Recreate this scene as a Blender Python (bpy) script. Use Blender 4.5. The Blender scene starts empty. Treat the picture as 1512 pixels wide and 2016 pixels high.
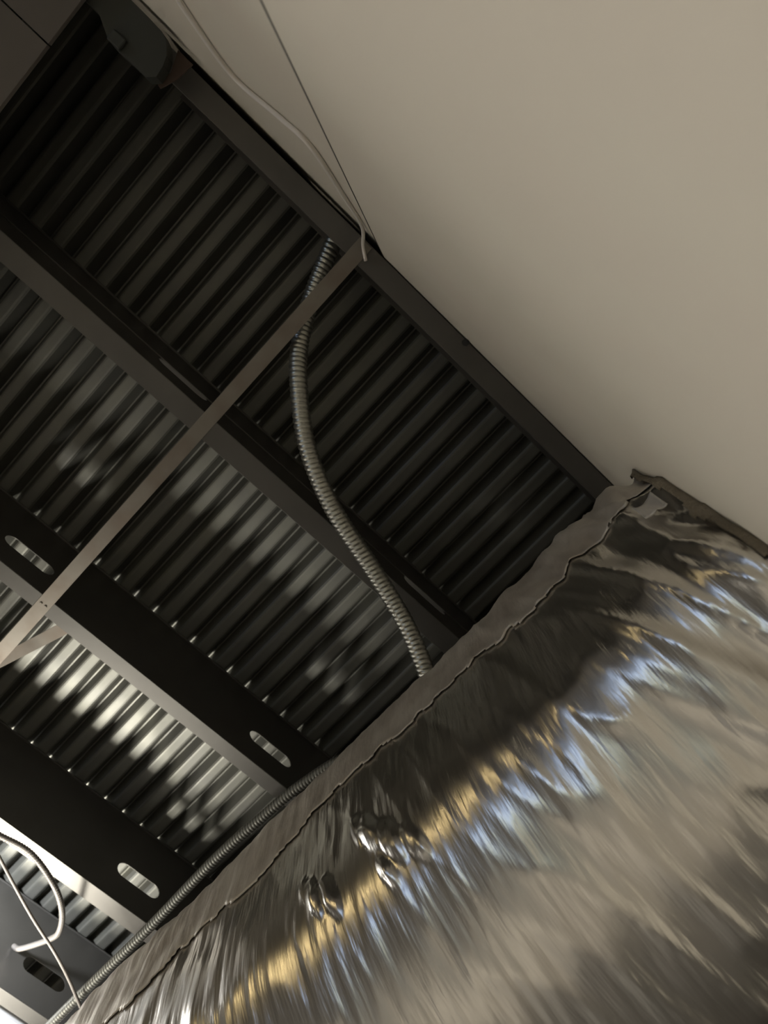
import bpy, bmesh, math, random
from mathutils import Vector, Matrix, noise

random.seed(7)
S = bpy.context.scene
COL = S.collection
Z0 = 1.5                       # height of the phone above the floor

# ------------------------------------------------------------------ camera
cam = bpy.data.cameras.new('camera')
cam.sensor_fit = 'VERTICAL'
cam.sensor_height = 36.0
cam.lens = 1514.0 / 2016.0 * 36.0
cam.clip_start = 0.01
cam.dof.use_dof = True
cam.dof.focus_distance = 1.45
cam.dof.aperture_fstop = 5.0
cam_ob = bpy.data.objects.new('camera', cam)
COL.objects.link(cam_ob)
RIGHT = Vector((0.72721, -0.68607, -0.02170))
DOWN = Vector((0.66237, 0.70968, -0.24005))
FWD = Vector((0.18009, 0.16020, 0.97052))
M = Matrix((RIGHT, -DOWN, -FWD)).transposed().to_4x4()
M.translation = (0, 0, Z0)
cam_ob.matrix_world = M
S.camera = cam_ob

# ------------------------------------------------------------------ world, lights, exposure
S.view_settings.view_transform = 'Standard'
S.view_settings.look = 'None'
S.view_settings.exposure = 0.0
S.view_settings.gamma = 1.0
S.view_settings.use_curve_mapping = False
W = bpy.data.worlds.new('world')
S.world = W
W.use_nodes = True
W.node_tree.nodes['Background'].inputs[0].default_value = (0.55, 0.62, 0.7, 1)
W.node_tree.nodes['Background'].inputs[1].default_value = 0.05


def area(name, loc, direction, sx, sy, energy, color, spread=180):
    l = bpy.data.lights.new(name, 'AREA')
    l.shape = 'RECTANGLE'
    l.size, l.size_y = sx, sy
    l.energy = energy
    l.color = color
    l.spread = math.radians(spread)
    o = bpy.data.objects.new(name, l)
    COL.objects.link(o)
    o.location = loc
    o.rotation_euler = Vector(direction).to_track_quat('-Z', 'Y').to_euler()
    return o


area('added_panel_far', (0.0, 5.1, Z0 + 1.88), (0, 0, -1), 1.2, 0.6, 240, (1.0, 0.96, 0.88))  # unseen panel added to grade the wall light, dimmer near the top
area('window_daylight_back', (-0.8, 5.3, Z0 - 0.1), (0, -1, 0), 3.6, 1.7, 3, (1.0, 0.95, 0.86))
area('window_daylight_left', (-4.35, 0.95, Z0 + 0.0), (1, 0, 0), 2.0, 0.6, 9, (0.45, 0.62, 1.0))
area('warm_tube_left', (-2.5, 3.15, Z0 + 1.61), (1, 0, -0.35), 3.3, 0.08, 4.5, (1.0, 0.75, 0.36), 80)
area('added_uplight', (0.32, 2.60, Z0 + 0.55), (0.05, -0.22, 1), 0.4, 0.3, 38, (1.0, 0.95, 0.84), 92)  # unseen lamp added to light the ribs and flanges from below
area('added_side_light', (-0.06, 1.82, Z0 + 1.70), (0.5, 1, 0.5), 0.12, 0.08, 13.0, (0.92, 0.95, 1.0), 130)  # added lamp out of view that brightens the last joist's web
area('window_garden_left', (-4.35, 0.7, Z0 - 0.55), (1, 0, 0), 1.6, 0.4, 3, (0.85, 0.85, 0.35))

# ------------------------------------------------------------------ materials


def mat(name, base, rough=0.6, metal=0.0, bump=None, var=None, emit=None, spec=None):
    """bump: (scale, strength, distance, stretch xyz); var: (colour2, scale, lo, hi)"""
    m = bpy.data.materials.new(name)
    m.use_nodes = True
    nt = m.node_tree
    b = nt.nodes['Principled BSDF']
    b.inputs['Base Color'].default_value = (*base, 1)
    b.inputs['Roughness'].default_value = rough
    b.inputs['Metallic'].default_value = metal
    if spec is not None:
        b.inputs['Specular IOR Level'].default_value = spec
    tc = nt.nodes.new('ShaderNodeTexCoord')
    if var:
        c2, sc, lo, hi = var
        n = nt.nodes.new('ShaderNodeTexNoise')
        n.inputs['Scale'].default_value = sc
        n.inputs['Detail'].default_value = 5
        nt.links.new(tc.outputs['Object'], n.inputs['Vector'])
        r = nt.nodes.new('ShaderNodeValToRGB')
        r.color_ramp.elements[0].position = lo
        r.color_ramp.elements[1].position = hi
        r.color_ramp.elements[0].color = (*base, 1)
        r.color_ramp.elements[1].color = (*c2, 1)
        nt.links.new(n.outputs['Fac'], r.inputs['Fac'])
        nt.links.new(r.outputs['Color'], b.inputs['Base Color'])
    if bump:
        sc, st, di, stretch = bump
        mp = nt.nodes.new('ShaderNodeMapping')
        mp.inputs['Scale'].default_value = stretch
        nt.links.new(tc.outputs['Object'], mp.inputs['Vector'])
        n = nt.nodes.new('ShaderNodeTexNoise')
        n.inputs['Scale'].default_value = sc
        n.inputs['Detail'].default_value = 4
        nt.links.new(mp.outputs['Vector'], n.inputs['Vector'])
        bp = nt.nodes.new('ShaderNodeBump')
        bp.inputs['Strength'].default_value = st
        bp.inputs['Distance'].default_value = di
        nt.links.new(n.outputs['Fac'], bp.inputs['Height'])
        nt.links.new(bp.outputs['Normal'], b.inputs['Normal'])
    if emit:
        b.inputs['Emission Color'].default_value = (*emit[0], 1)
        b.inputs['Emission Strength'].default_value = emit[1]
    return m


MAT = dict(
    drywall=mat('painted_drywall', (0.80, 0.755, 0.64), 0.85, bump=(60, 0.05, 0.002, (1, 1, 1)),
                var=((0.78, 0.715, 0.61), 3.0, 0.35, 0.7)),
    bead_crease=mat('dark_bead_crease_shade', (0.03, 0.028, 0.022), 0.7),  # near-black bead colour, also used for painted crease shade
    deck=mat('galvanised_deck', (0.175, 0.175, 0.152), 0.52, 0.45, var=((0.15, 0.15, 0.137), 9, 0.35, 0.7)),
    joist=mat('galvanised_joist', (0.128, 0.123, 0.113), 0.45, 0.5, var=((0.112, 0.107, 0.098), 7, 0.4, 0.7),
              bump=(40, 0.05, 0.001, (1, 1, 1))),
    strap=mat('strap_steel', (0.24, 0.22, 0.19), 0.45, 0.6, var=((0.20, 0.165, 0.135), 12, 0.4, 0.7)),
    bracket=mat('bracket_steel', (0.055, 0.058, 0.05), 0.6, 0.4),
    rust=mat('rusty_clip', (0.09, 0.06, 0.045), 0.8, 0.1),
    screw=mat('dark_screw', (0.05, 0.05, 0.05), 0.5, 0.5),
    soffit=mat('soffit_board', (0.13, 0.115, 0.10), 0.8, bump=(50, 0.05, 0.002, (1, 1, 1))),
    conduit=mat('armoured_conduit', (0.52, 0.52, 0.47), 0.33, 0.9),
    conduit_dark=mat('dark_conduit', (0.20, 0.20, 0.18), 0.45, 0.6),
    cable_white=mat('white_cable_jacket', (0.92, 0.87, 0.81), 0.5),
    cable_grey=mat('armoured_cable_steel', (0.30, 0.28, 0.26), 0.4, 0.5),
    cable_pink=mat('grey_cable_jacket', (0.34, 0.31, 0.29), 0.5),
    foil=mat('foil_facing', (0.80, 0.775, 0.73), 0.28, 1.0, bump=(24, 0.35, 0.006, (0.35, 3.2, 0.35))),
    seam=mat('foil_lap_tape', (0.60, 0.56, 0.495), 0.5, 0.55, bump=(22, 0.5, 0.006, (0.6, 2.0, 0.6)),
             var=((0.46, 0.415, 0.36), 14, 0.4, 0.65)),
    patch=mat('tape_patch', (0.62, 0.59, 0.55), 0.45, 0.3),
    fibre_shade=mat('insulation_shade_brown', (0.22, 0.185, 0.13), 0.95, bump=(90, 0.8, 0.01, (1, 1, 1))),
    floor=mat('floor_concrete', (0.11, 0.102, 0.09), 0.7, var=((0.09, 0.085, 0.075), 2.5, 0.35, 0.7)),
    bounce_pale=mat('bounce_sheet_pale', (0.50, 0.46, 0.395), 0.8, var=((0.46, 0.42, 0.36), 3, 0.4, 0.7)),
    wall=mat('room_wall', (0.12, 0.11, 0.10), 0.9),
    lamp_body=mat('lamp_body', (0.7, 0.7, 0.7), 0.4),
    diffuser=mat('lamp_diffuser', (0.9, 0.9, 0.9), 0.5, emit=((1.0, 0.97, 0.93), 4.5)),
)

# ------------------------------------------------------------------ helpers


def link(name, me, m, parent=None, smooth=False):
    o = bpy.data.objects.new(name, me)
    COL.objects.link(o)
    if m is not None:
        me.materials.append(m)
    if parent is not None:
        o.parent = parent
    if smooth:
        me.polygons.foreach_set('use_smooth', [True] * len(me.polygons))
    return o


def from_bm(name, bm, m, parent=None, smooth=False):
    bmesh.ops.recalc_face_normals(bm, faces=bm.faces)
    me = bpy.data.meshes.new(name)
    bm.to_mesh(me)
    bm.free()
    return link(name, me, m, parent, smooth)


def from_data(name, v, f, m, parent=None, smooth=False):
    me = bpy.data.meshes.new(name)
    me.from_pydata(v, [], f)
    me.validate()
    me.update()
    return link(name, me, m, parent, smooth)


def box(bm, x0, x1, y0, y1, z0, z1, bev=0.0):
    vs = [bm.verts.new((x, y, z)) for x in (x0, x1) for y in (y0, y1) for z in (z0, z1)]
    q = [(0, 1, 3, 2), (4, 6, 7, 5), (0, 4, 5, 1), (2, 3, 7, 6), (0, 2, 6, 4), (1, 5, 7, 3)]
    fs = [bm.faces.new([vs[i] for i in a]) for a in q]
    if bev:
        es = list({e for f in fs for e in f.edges})
        bmesh.ops.bevel(bm, geom=es, offset=bev, segments=2, affect='EDGES', profile=0.5)
    return vs


def prism(bm, poly, axis, a, b):
    """extrude a 2D polygon; axis 'y': poly is (x,z); 'z': (x,y); 'x': (y,z)"""
    def P(p, t):
        return {'x': (t, p[0], p[1]), 'y': (p[0], t, p[1]), 'z': (p[0], p[1], t)}[axis]
    lo = [bm.verts.new(P(p, a)) for p in poly]
    hi = [bm.verts.new(P(p, b)) for p in poly]
    bm.faces.new(lo)
    bm.faces.new(hi[::-1])
    n = len(poly)
    for i in range(n):
        bm.faces.new((lo[i], lo[(i + 1) % n], hi[(i + 1) % n], hi[i]))


def empty(name, loc=(0, 0, 0)):
    o = bpy.data.objects.new(name, None)
    COL.objects.link(o)
    o.location = loc
    o.empty_display_size = 0.05
    return o


def tag(o, label, cat, group=None):
    o['label'] = label
    o['category'] = cat
    if group:
        o['group'] = group
    return o


def structure(o):
    o['kind'] = 'structure'
    return o


def catmull(pts, per=14):
    P = [Vector(p) for p in pts]
    P = [P[0] * 2 - P[1]] + P + [P[-1] * 2 - P[-2]]
    out = []
    for i in range(1, len(P) - 2):
        p0, p1, p2, p3 = P[i - 1:i + 3]
        for k in range(per):
            t = k / per
            out.append(0.5 * ((2 * p1) + (p2 - p0) * t + (2 * p0 - 5 * p1 + 4 * p2 - p3) * t * t
                              + (3 * p1 - p0 - 3 * p2 + p3) * t ** 3))
    out.append(P[-2])
    return out


def resample(path, step):
    out = [path[0]]
    acc = 0.0
    for a, b in zip(path, path[1:]):
        d = (b - a).length
        if d < 1e-9:
            continue
        t = step - acc
        while t <= d:
            out.append(a.lerp(b, t / d))
            t += step
        acc = d - (t - step)
    return out


def tube(name, pts, r, m, parent=None, pitch=None, depth=0.0, seg=14, step=0.01):
    """swept tube; with a pitch it becomes spirally ribbed like armoured conduit"""
    if pitch:
        step = pitch / 7.0
    path = resample(catmull(pts), step)
    v, f = [], []
    up = Vector((0.3, 0.2, 1)).normalized()
    T = (path[1] - path[0]).normalized()
    N = (up - T * up.dot(T)).normalized()
    n = len(path)
    s = 0.0
    for i, p in enumerate(path):
        T = (path[min(i + 1, n - 1)] - path[max(i - 1, 0)]).normalized()
        N = (N - T * N.dot(T)).normalized()
        B = T.cross(N)
        for k in range(seg):
            a = 2 * math.pi * k / seg
            rr = r
            if pitch:
                ph = ((i / 7.0) + k / seg) % 1.0
                rr = r - depth + depth * (1 - abs(2 * ph - 1) ** 3)
            v.append(p + (N * math.cos(a) + B * math.sin(a)) * rr)
    for i in range(n - 1):
        for k in range(seg):
            a, b = i * seg + k, i * seg + (k + 1) % seg
            f.append((a, b, b + seg, a + seg))
    f.append(tuple(range(seg))[::-1])
    f.append(tuple((n - 1) * seg + k for k in range(seg)))
    return from_data(name, v, f, m, parent, smooth=True)


# ------------------------------------------------------------------ the setting
FL = Z0 + 1.9                  # underside of the joists
DK = FL + 0.3135               # underside of the deck
YW = -0.136                    # face of the right drywall board

bm = bmesh.new()
box(bm, -4.5, 3.5, -0.26, 5.5, -0.1, 0.0)
floor = structure(from_bm('floor', bm, MAT['floor']))
bm = bmesh.new()
box(bm, -3.9, -0.35, -0.1, 2.7, 0.0, 0.003)
box(bm, -3.9, -1.1, 2.71, 4.2, 0.0, 0.003)
from_bm('bounce_sheet', bm, MAT['bounce_pale'], floor)  # unseen pale sheet added as a bounce surface reflected by the foil

wall = structure(empty('wall_right'))
# seam between the boards leans a little: x = -0.089 at the top, -0.252 about a metre lower
def seam_x(z):
    return -0.089 + (z - (Z0 + 1.79)) * (0.163 / 1.03)


bm = bmesh.new()
prism(bm, [(seam_x(0) + 0.0, 0.0), (3.5, 0.0), (3.5, DK), (seam_x(DK), DK)], 'y', YW, YW - 0.012)
from_bm('drywall_panel', bm, MAT['drywall'], wall)
bm = bmesh.new()
prism(bm, [(-4.5, 0.0), (seam_x(0) + 0.1, 0.0), (seam_x(DK) + 0.1, DK), (-4.5, DK)], 'y', YW - 0.013, YW - 0.033)
from_bm('drywall_panel.001', bm, MAT['drywall'], wall)
bm = bmesh.new()
prism(bm, [(seam_x(0) - 0.0032, 0.0), (seam_x(0), 0.0), (seam_x(DK), DK), (seam_x(DK) - 0.0032, DK)], 'y', YW + 0.0005, YW - 0.0125)
structure(from_bm('trim_1', bm, MAT['bead_crease']))

for nm, b in (('wall_left', (-4.6, -4.5, -0.26, 5.5, 0, DK)), ('wall_far', (3.5, 3.6, -0.26, 5.5, 0, DK)),
              ('wall_back', (-4.5, 3.5, 5.5, 5.6, 0, DK))):
    bm = bmesh.new()
    box(bm, *b)
    structure(from_bm(nm, bm, MAT['wall']))

bm = bmesh.new()
box(bm, -4.5, 3.5, 4.25, 4.33, Z0 + 1.71, DK - 0.002)  # unseen header added to cut the far panel's light off the wall top
structure(from_bm('added_light_header', bm, MAT['wall']))

# corrugated steel deck: sheets of eight ribs, 75 mm pitch, running across the joists
deck = structure(empty('ceiling'))
PITCH = 0.0752
RIB = [(0.0, 0.005), (0.005, 0.0008), (0.010, 0.0), (0.030, 0.0), (0.035, 0.0008), (0.040, 0.005), (0.0555, 0.050), (0.0597, 0.050), (0.0752, 0.005)]
PH = 0.192 + 0.0146            # a flat starts just past each dark flute


def deck_sheet_mesh(nrib):
    v, f = [], []
    prof = []
    for k in range(nrib):
        for (x, z) in RIB[:-1]:
            prof.append((k * PITCH + x, z))
    prof.append((nrib * PITCH + 0.004, 0.004))
    for (x, z) in prof:
        v += [(x, -0.15, z), (x, 5.5, z), (x, 5.5, z + 0.0015), (x, -0.15, z + 0.0015)]
    for i in range(len(prof) - 1):
        a, b = 4 * i, 4 * i + 4
        for k in range(4):
            f.append((a + k, a + (k + 1) % 4, b + (k + 1) % 4, b + k))
    me = bpy.data.meshes.new('deck_sheet')
    me.from_pydata(v, [], f)
    me.materials.append(MAT['deck'])
    return me


sheet = deck_sheet_mesh(8)
k0 = math.floor((-4.5 - PH) / (8 * PITCH)) + 1
i = 0
while PH + (k0 + i + 1) * 8 * PITCH < 3.5:
    o = bpy.data.objects.new('deck_sheet', sheet)
    COL.objects.link(o)
    o.parent = deck
    o.location = (PH + (k0 + i) * 8 * PITCH, 0, DK + 0.0005 * (i % 2))
    i += 1
bm = bmesh.new()
box(bm, -4.5, 3.5, -0.2, 5.5, DK + 0.06, DK + 0.11)
from_bm('roof_board', bm, MAT['bead_crease'], deck)

# lower soffit on the left, boards with open joints
sof = structure(empty('soffit'))
SZ = Z0 + 1.72
for k in range(9):
    y0 = -0.15 + k * 0.195
    y1 = y0 + 0.192
    bm = bmesh.new()
    box(bm, -2.6, -0.826 , y0 + 0.0, y1, SZ, SZ + 0.015, 0.001)
    from_bm('soffit_panel', bm, MAT['soffit'], sof)

# ------------------------------------------------------------------ joists
JOISTS = [  # web side y, lip side y, x range, label
    (-0.1334, -0.0804, -0.74, 3.4, 'dark steel joist running tight along the beige wall, strap ending on it'),
    (0.4294, 0.4862, -3.4, 3.4, 'steel joist crossed by the ribbed conduit, second one out from the beige wall'),
    (1.0750, 1.1185, -3.4, 3.4, 'pale steel joist with two slotted holes in its web, below the middle of the deck'),
    (1.6800, 1.7350, -3.4, 3.4, 'bright steel joist with one slotted hole, crossed by the white armoured cable'),
    (2.1451, 2.1960, -3.4, 3.4, 'steel joist in front of the glowing ceiling light, farthest one from the wall'),
]
SLOT_X = [0.62 + 0.865 * k for k in range(-4, 4)]
SLOT_L, SLOT_H, SLOT_Z = 0.158, 0.052, 0.115     # slot centre above the bottom flange


def slot_poly(cx, cz, n=8):
    r = SLOT_H / 2
    a = SLOT_L / 2 - r
    p = []
    for k in range(n + 1):
        t = -math.pi / 2 + math.pi * k / n
        p.append((cx + a + r * math.cos(t), cz + r * math.sin(t)))
    for k in range(n + 1):
        t = math.pi / 2 + math.pi * k / n
        p.append((cx - a + r * math.cos(t), cz + r * math.sin(t)))
    return p


def joist_web(y, x0, x1, slots, th=0.002):
    """web with real slotted holes: outline and holes filled, then given thickness"""
    bm = bmesh.new()
    def ring(pts):
        vs = [bm.verts.new((x, y, z)) for x, z in pts]
        return [bm.edges.new((vs[i], vs[(i + 1) % len(vs)])) for i in range(len(vs))]
    es = ring([(x0, FL), (x1, FL), (x1, DK - 0.001), (x0, DK - 0.001)])
    for sx in slots:
        if x0 + 0.15 < sx < x1 - 0.15:
            es += ring(slot_poly(sx, FL + SLOT_Z))
    bmesh.ops.triangle_fill(bm, edges=es, use_beauty=True, use_dissolve=False)
    r = bmesh.ops.extrude_face_region(bm, geom=list(bm.faces))
    for g in r['geom']:
        if isinstance(g, bmesh.types.BMVert):
            g.co.y += th
    return bm


for n, (yr, yl, x0, x1, lab) in enumerate(JOISTS):
    root = empty('steel_joist', (0, yr, FL))
    inv = Matrix.Translation((0, -yr, -FL))
    def part(name, bm, m):
        bmesh.ops.transform(bm, matrix=inv, verts=bm.verts)
        return from_bm(name, bm, m, root)
    part('web', joist_web(yr, x0, x1, SLOT_X), MAT['joist'])
    bm = bmesh.new()
    box(bm, x0, x1, yr + 0.0005, yl, FL - 0.0022, FL, 0.0008)
    part('bottom_flange', bm, MAT['joist'])
    bm = bmesh.new()
    box(bm, x0, x1, yl - 0.0022, yl + 0.0004, FL - 0.0015, FL + 0.016, 0.0006)
    part('lip', bm, MAT['joist'])
    bm = bmesh.new()
    box(bm, x0, x1, yr + 0.0025, yl, DK - 0.003, DK - 0.0008)
    part('top_flange', bm, MAT['joist'])
    bm = bmesh.new()
    box(bm, x0, x1, yr - 0.006, yr - 0.0002, DK - 0.008, DK - 0.004, 0.001)
    part('web_top_edge', bm, MAT['joist'])
    if n == 1:
        bm = bmesh.new()
        box(bm, x0, x1, yr - 0.004, yr - 0.0002, FL + 0.125, FL + 0.130, 0.001)
        part('web_ridge', bm, MAT['joist'])
    if n == 0:
        bm = bmesh.new()
        bmesh.ops.create_cone(bm, cap_ends=True, segments=6, radius1=0.009, radius2=0.009, depth=0.008,
                              matrix=Matrix.Translation((0.2065, -0.128, FL - 0.006)))
        part('screw', bm, MAT['screw'])
    tag(root, lab, 'joist', 'ceiling joists')

# ------------------------------------------------------------------ bridging strap and brace
root = empty('bridging_strap', (-0.1235, 0, FL))
tag(root, 'flat steel strap crossing under the joists at a right angle', 'strap')
SX = -0.1235
bm = bmesh.new()
box(bm, -0.019, 0.019, -0.13, 3.0, -0.0045, -0.0025, 0.0006)
from_bm('flat_bar', bm, MAT['strap'], root)
for yy in (-0.107, 0.457, 1.097, 1.708):
    for dx in (-0.007, 0.007):
        bm = bmesh.new()
        bmesh.ops.create_cone(bm, cap_ends=True, segments=10, radius1=0.004, radius2=0.0032, depth=0.003,
                              matrix=Matrix.Translation((dx, yy, -0.006)))
        from_bm('screw', bm, MAT['strap'], root)

bm = bmesh.new()
a, b = Vector((-0.045, 1.13, FL + 0.03)), Vector((-0.19, 1.66, FL + 0.25))
d = (b - a).normalized()
s = d.cross(Vector((0, 0, 1))).normalized() * 0.017
t = d.cross(s).normalized() * 0.0012
vs = [bm.verts.new(p + s * i + t * j) for p in (a, b) for i, j in ((-1, -1), (1, -1), (1, 1), (-1, 1))]
for q in ((0, 1, 2, 3), (7, 6, 5, 4), (0, 4, 5, 1), (1, 5, 6, 2), (2, 6, 7, 3), (3, 7, 4, 0)):
    bm.faces.new([vs[i] for i in q])
o = from_bm('diagonal_brace', bm, MAT['strap'])
tag(o, 'dull brown brace slanting up to the deck beside the flat strap', 'brace')

# ------------------------------------------------------------------ bracket where the wall joist ends
root = empty('beam_bracket', (-0.72, -0.09, Z0 + 1.75))
tag(root, 'dark rounded bracket at the wall end of the joist, near the soffit', 'bracket')
def loc(p):
    return (p[0] + 0.72, p[1] + 0.09)
arc = [(-0.95, -0.20), (-0.80, -0.185), (-0.724, -0.132 - 0.003), (-0.69, -0.132), (-0.672, -0.125), (-0.655, -0.105), (-0.648, -0.085), (-0.645, -0.06),
       (-0.66, -0.045), (-0.70, -0.045), (-0.735, -0.043), (-0.76, -0.047), (-0.80, -0.07), (-0.95, -0.07)]
arc = [(x, max(y, -0.1335)) for x, y in arc]
seen, poly = set(), []
for p in arc:
    if p not in seen:
        seen.add(p)
        poly.append(loc(p))
bm = bmesh.new()
prism(bm, poly, 'z', 0.0, 0.05)
from_bm('bracket_plate', bm, MAT['bracket'], root)
bm = bmesh.new()
box(bm, -0.038, -0.006, 0.02, 0.045, -0.012, -0.001, 0.003)
from_bm('tab', bm, MAT['bracket'], root)
bm = bmesh.new()
prism(bm, [loc(p) for p in [(-0.665, -0.133), (-0.625, -0.133), (-0.63, -0.09), (-0.645, -0.05), (-0.66, -0.055), (-0.648, -0.09)]], 'z', 0.055, 0.06)
from_bm('rusty_clip', bm, MAT['rust'], root)

# ------------------------------------------------------------------ conduits and cables
def conduit(name, pts, r, m, label, cat, pitch=None, depth=0.0, group=None, step=0.01):
    P = [Vector((x, y, z + Z0)) for x, y, z in pts]
    o = tube(name, P, r, m, None, pitch, depth, step=step)
    return tag(o, label, cat, group)


conduit('flexible_conduit',
        [(-0.2025, -0.117, 2.03), (-0.1884, -0.079, 2.00), (-0.1364, 0.056, 1.97), (-0.0812, 0.1538, 1.93), (-0.0169, 0.223, 1.88),
         (0.0961, 0.3142, 1.85), (0.2408, 0.3802, 1.83), (0.4272, 0.425, 1.80), (0.5618, 0.460, 1.76), (0.6762, 0.5078, 1.70), (0.76, 0.56, 1.62)],
        0.0225, MAT['conduit'], 'shiny ribbed metal conduit curving from the wall joist down behind the foil duct', 'conduit', 0.0125, 0.003)
conduit('flexible_conduit', [(0.66, 2.3, 1.75), (0.653, 1.90, 1.75), (0.653, 1.574, 1.75), (0.645, 1.282, 1.75), (0.653, 1.089, 1.75), (0.666, 0.946, 1.75),
                             (0.700, 0.80, 1.74), (0.80, 0.62, 1.70)],
        0.014, MAT['conduit_dark'], 'dark ribbed conduit lying along the upper edge of the foil duct', 'conduit', 0.0095, 0.003)
conduit('armoured_cable', [(-0.75, 1.71, 1.888), (-0.55, 1.71, 1.86), (-0.30, 1.70, 1.81), (-0.15, 1.685, 1.79), (0.0, 1.665, 1.8), (0.138, 1.649, 1.8), (0.196, 1.639, 1.8), (0.288, 1.628, 1.8), (0.391, 1.664, 1.8), (0.463, 1.732, 1.82),
                           (0.508, 1.818, 1.85), (0.522, 1.91, 1.90), (0.503, 2.095, 1.995), (0.49, 2.14, 2.03)],
        0.0085, MAT['cable_grey'], 'pale armoured cable arching under the bright slotted joist at the lower left', 'cable', 0.008, 0.002)
conduit('thin_wire', [(-0.62, 1.10, 1.894), (-0.42, 1.25, 1.80), (-0.18, 1.42, 1.73), (0.0, 1.51, 1.72), (0.145, 1.573, 1.72), (0.227, 1.620, 1.72), (0.387, 1.704, 1.72), (0.514, 1.761, 1.72), (0.619, 1.821, 1.72), (0.70, 1.87, 1.70), (0.80, 1.95, 1.60)],
        0.0042, MAT['cable_pink'], 'thin grey wire slanting down to the duct at the lower left', 'wire', step=0.012)
yc = YW - 0.013 + 0.0055
conduit('white_cable', [(-0.46, yc, 0.6), (-0.50, yc, 0.95), (-0.505, yc, 1.18), (-0.50, yc, 1.32), (-0.452, yc, 1.49), (-0.335, yc, 1.42), (-0.262, yc, 1.40), (-0.200, yc, 1.60),
                        (-0.148, -0.142, 1.79), (-0.122, -0.118, 1.872), (-0.094, -0.098, 1.8925)],
        0.0042, MAT['cable_white'], 'thin white cable looping down the beige wall from the strap end', 'cable', step=0.008)

# ------------------------------------------------------------------ ceiling light beyond the last joist
root = empty('ceiling_light', (0.5, 2.55, FL))
tag(root, 'glowing white ceiling light beyond the farthest joist, lower left corner', 'light')
bm = bmesh.new()
box(bm, -0.62, 0.62, -0.325, 0.3, 0.0, 0.06, 0.003)
from_bm('light_housing', bm, MAT['lamp_body'], root)
bm = bmesh.new()
box(bm, -0.61, 0.61, -0.315, 0.29, -0.012, -0.001, 0.003)
from_bm('diffuser', bm, MAT['diffuser'], root)

# ------------------------------------------------------------------ the foil wrapped duct
PROF = [(1.45, 1.36), (0.90, 1.36), (0.66, 1.345), (0.56, 1.325), (0.515, 1.305), (0.500, 1.275), (0.496, 1.22), (0.494, 1.14), (0.494, 1.06), (0.495, 1.00),
        (0.499, 0.95), (0.509, 0.905), (0.533, 0.855), (0.575, 0.800), (0.625, 0.750), (0.69, 0.705), (0.78, 0.665), (0.90, 0.635), (1.05, 0.62), (1.25, 0.625), (1.42, 0.66),
        (1.50, 0.75), (1.52, 1.0), (1.50, 1.30)]
pp = resample(catmull([(x, 0, z) for x, z in PROF] + [(1.45, 0, 1.36)], 12), 0.0065)
s_of = [0.0]
for a, b in zip(pp, pp[1:]):
    s_of.append(s_of[-1] + (b - a).length)
NP = len(pp)
nrm = []
for i in range(NP):
    t = (pp[(i + 1) % NP] - pp[i - 1])
    nrm.append(Vector((t.z, 0, -t.x)).normalized() * 1.0)
# make normals point outward (away from the middle of the duct)
mid = Vector((1.0, 0, 1.0))
nrm = [n if n.dot(p - mid) > 0 else -n for n, p in zip(nrm, pp)]


def N3(x, y, z=0.0):
    return noise.noise(Vector((x, y, z)))


def pucker_list():
    out = []
    for yc, zc, ry, rz, lift, lean in ((0.455, 0.900, 0.016, 0.040, 0.010, -0.35), (0.490, 0.935, 0.020, 0.050, 0.013, -0.3), (0.525, 0.975, 0.020, 0.055, 0.016, -0.35),
                                       (0.550, 1.005, 0.013, 0.040, 0.010, -0.2), (0.510, 0.895, 0.012, 0.030, 0.009, -0.4),
                                       (0.615, 0.935, 0.014, 0.045, 0.014, -0.25), (0.645, 0.950, 0.013, 0.045, 0.013, -0.25), (0.668, 0.985, 0.013, 0.030, 0.007, -0.2)):
        i0 = min(range(NP), key=lambda i: (pp[i].z - zc) ** 2 if pp[i].x < 0.9 else 9)
        out.append((yc, s_of[i0], ry, rz, lift, lean))
    return out


PUCKERS = pucker_list()


def wrinkle(y, s):
    d = 0.0
    if 0.38 < y < 0.72:
        for yc, s0, ry, rz, lift, lean in PUCKERS:
            e = ((y - yc - lean * (s - s0)) / ry) ** 2 + ((s - s0) / rz) ** 2
            if e < 1.0:
                d = max(d, lift * (1 - e) ** 0.8 * (0.75 + 0.5 * N3(y * 60, s * 30, 22.0)))
    return d + wrinkle_base(y, s)


def wrinkle_base(y, s):
    d = 0.0022 * N3(y * 26, s * 5.5, 3.1) + 0.0013 * (1 - abs(N3(y * 55, s * 9, 7.7)) * 2)
    d += 0.006 * N3(y * 4.5, s * 3.0, 1.2)
    w = math.exp(-max(0.0, y + 0.136) / 0.22)
    d += w * 0.026 * (0.4 - abs(N3(y * 13 + s * 4.0, s * 3.2 - y * 2, 5.0)) * 2.0)
    d += w * 0.006 * N3(y * 40 + s * 8, s * 9, 9.0)
    r = 1 - abs(N3(y * 15 + s * 5.5, s * 3.0 - y * 1.5, 15.0)) * 2
    d += math.exp(-max(0.0, y + 0.136) / 0.35) * 0.011 * max(r, 0.0) ** 3
    w2 = math.exp(-((y - 1.15) / 0.35) ** 2)
    d += w2 * 0.006 * N3(y * 22, s * 14, 12.0)
    return d


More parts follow.
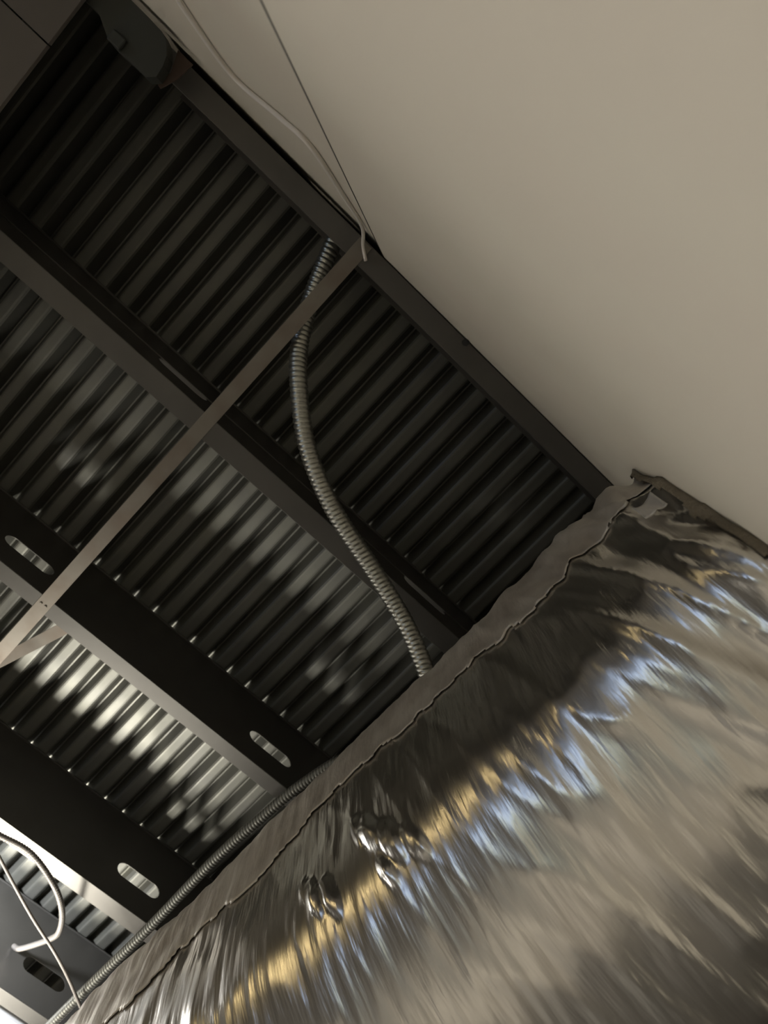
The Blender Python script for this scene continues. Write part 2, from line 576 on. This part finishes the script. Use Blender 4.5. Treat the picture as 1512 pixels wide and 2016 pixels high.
ys = []
y = YW + 0.001
while y < 1.45:
    ys.append(y)
    y += 0.0035 if 0.40 < y < 0.70 else 0.0062
while y < 4.4:
    ys.append(y)
    y += 0.05
v, f = [], []
for y in ys:
    for i in range(NP):
        p = pp[i] + nrm[i] * wrinkle(y, s_of[i])
        v.append((p.x, y, p.z + Z0))
for j in range(len(ys) - 1):
    for i in range(NP):
        a, b = j * NP + i, j * NP + (i + 1) % NP
        f.append((a, b, b + NP, a + NP))
duct = from_data('insulated_duct', v, f, MAT['foil'], None, smooth=True)
tag(duct, 'big foil wrapped insulated duct running across the lower right corner', 'duct')


def wrap_patch(name, m, y0, y1, z_keep, off, dy=0.006, extra=None, keep=None, thick=0.0015):
    """a sheet lying on the duct surface between two heights"""
    idx = [i for i in range(NP) if z_keep(pp[i])]
    yy = []
    y = y0
    while y < y1:
        yy.append(y)
        y += dy
    v, f = [], []
    for y in yy:
        for i in idx:
            d = wrinkle(y, s_of[i]) + off + (extra(y, s_of[i]) if extra else 0.0)
            p = pp[i] + nrm[i] * d
            v.append((p.x, y, p.z + Z0))
    n = len(idx)
    for j in range(len(yy) - 1):
        for k in range(n - 1):
            if keep and not keep(yy[j], s_of[idx[k]]):
                continue
            a = j * n + k
            f.append((a, a + 1, a + 1 + n, a + n))
    o = from_data(name, v, f, m, duct, smooth=True)
    sol = o.modifiers.new('thickness', 'SOLIDIFY')
    sol.thickness = thick
    sol.offset = 0
    return o


S_LAP = max(s_of[i] for i in range(NP) if pp[i].x < 0.56 and pp[i].z > 1.09)
# matte lap strip along the top edge of the wrap
wrap_patch('lap_strip', MAT['seam'], YW + 0.002, 2.2, lambda p: p.x < 0.56 and p.z > 1.09, 0.003,
           extra=lambda y, s: 0.002 * N3(y * 9, s * 20, 2.0),
           keep=lambda y, s: s < S_LAP - 0.045 + 0.05 * N3(y * 5, 4.4) + 0.012 * N3(y * 28, 1.7))
wrap_patch('tape_patch', MAT['patch'], -0.110, -0.07, lambda p: p.x < 0.52 and 1.05 < p.z < 1.11, 0.013, dy=0.004)
# ragged insulation edge at the wall; its dark brown paints in fold shade
wrap_patch('insulation_fold_shade', MAT['fibre_shade'], YW + 0.001, YW + 0.022, lambda p: p.x < 1.2 and p.z < 1.31, 0.008, dy=0.004,
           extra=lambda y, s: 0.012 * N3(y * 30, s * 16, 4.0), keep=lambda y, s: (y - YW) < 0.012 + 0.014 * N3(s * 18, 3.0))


for ty, ts, ra, rb in ((0.570, 0.0, 0.0055, 0.055), (0.672, -0.01, 0.005, 0.04)):  # near-black slivers that paint shade into the foil creases
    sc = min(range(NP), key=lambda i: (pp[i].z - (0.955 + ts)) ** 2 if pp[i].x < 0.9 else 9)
    wrap_patch('foil_crease_shade', MAT['bead_crease'], ty - 0.05, ty + 0.05, lambda p: p.x < 0.9 and 0.8 < p.z < p.z < 1.1, 0.003, dy=0.0015,
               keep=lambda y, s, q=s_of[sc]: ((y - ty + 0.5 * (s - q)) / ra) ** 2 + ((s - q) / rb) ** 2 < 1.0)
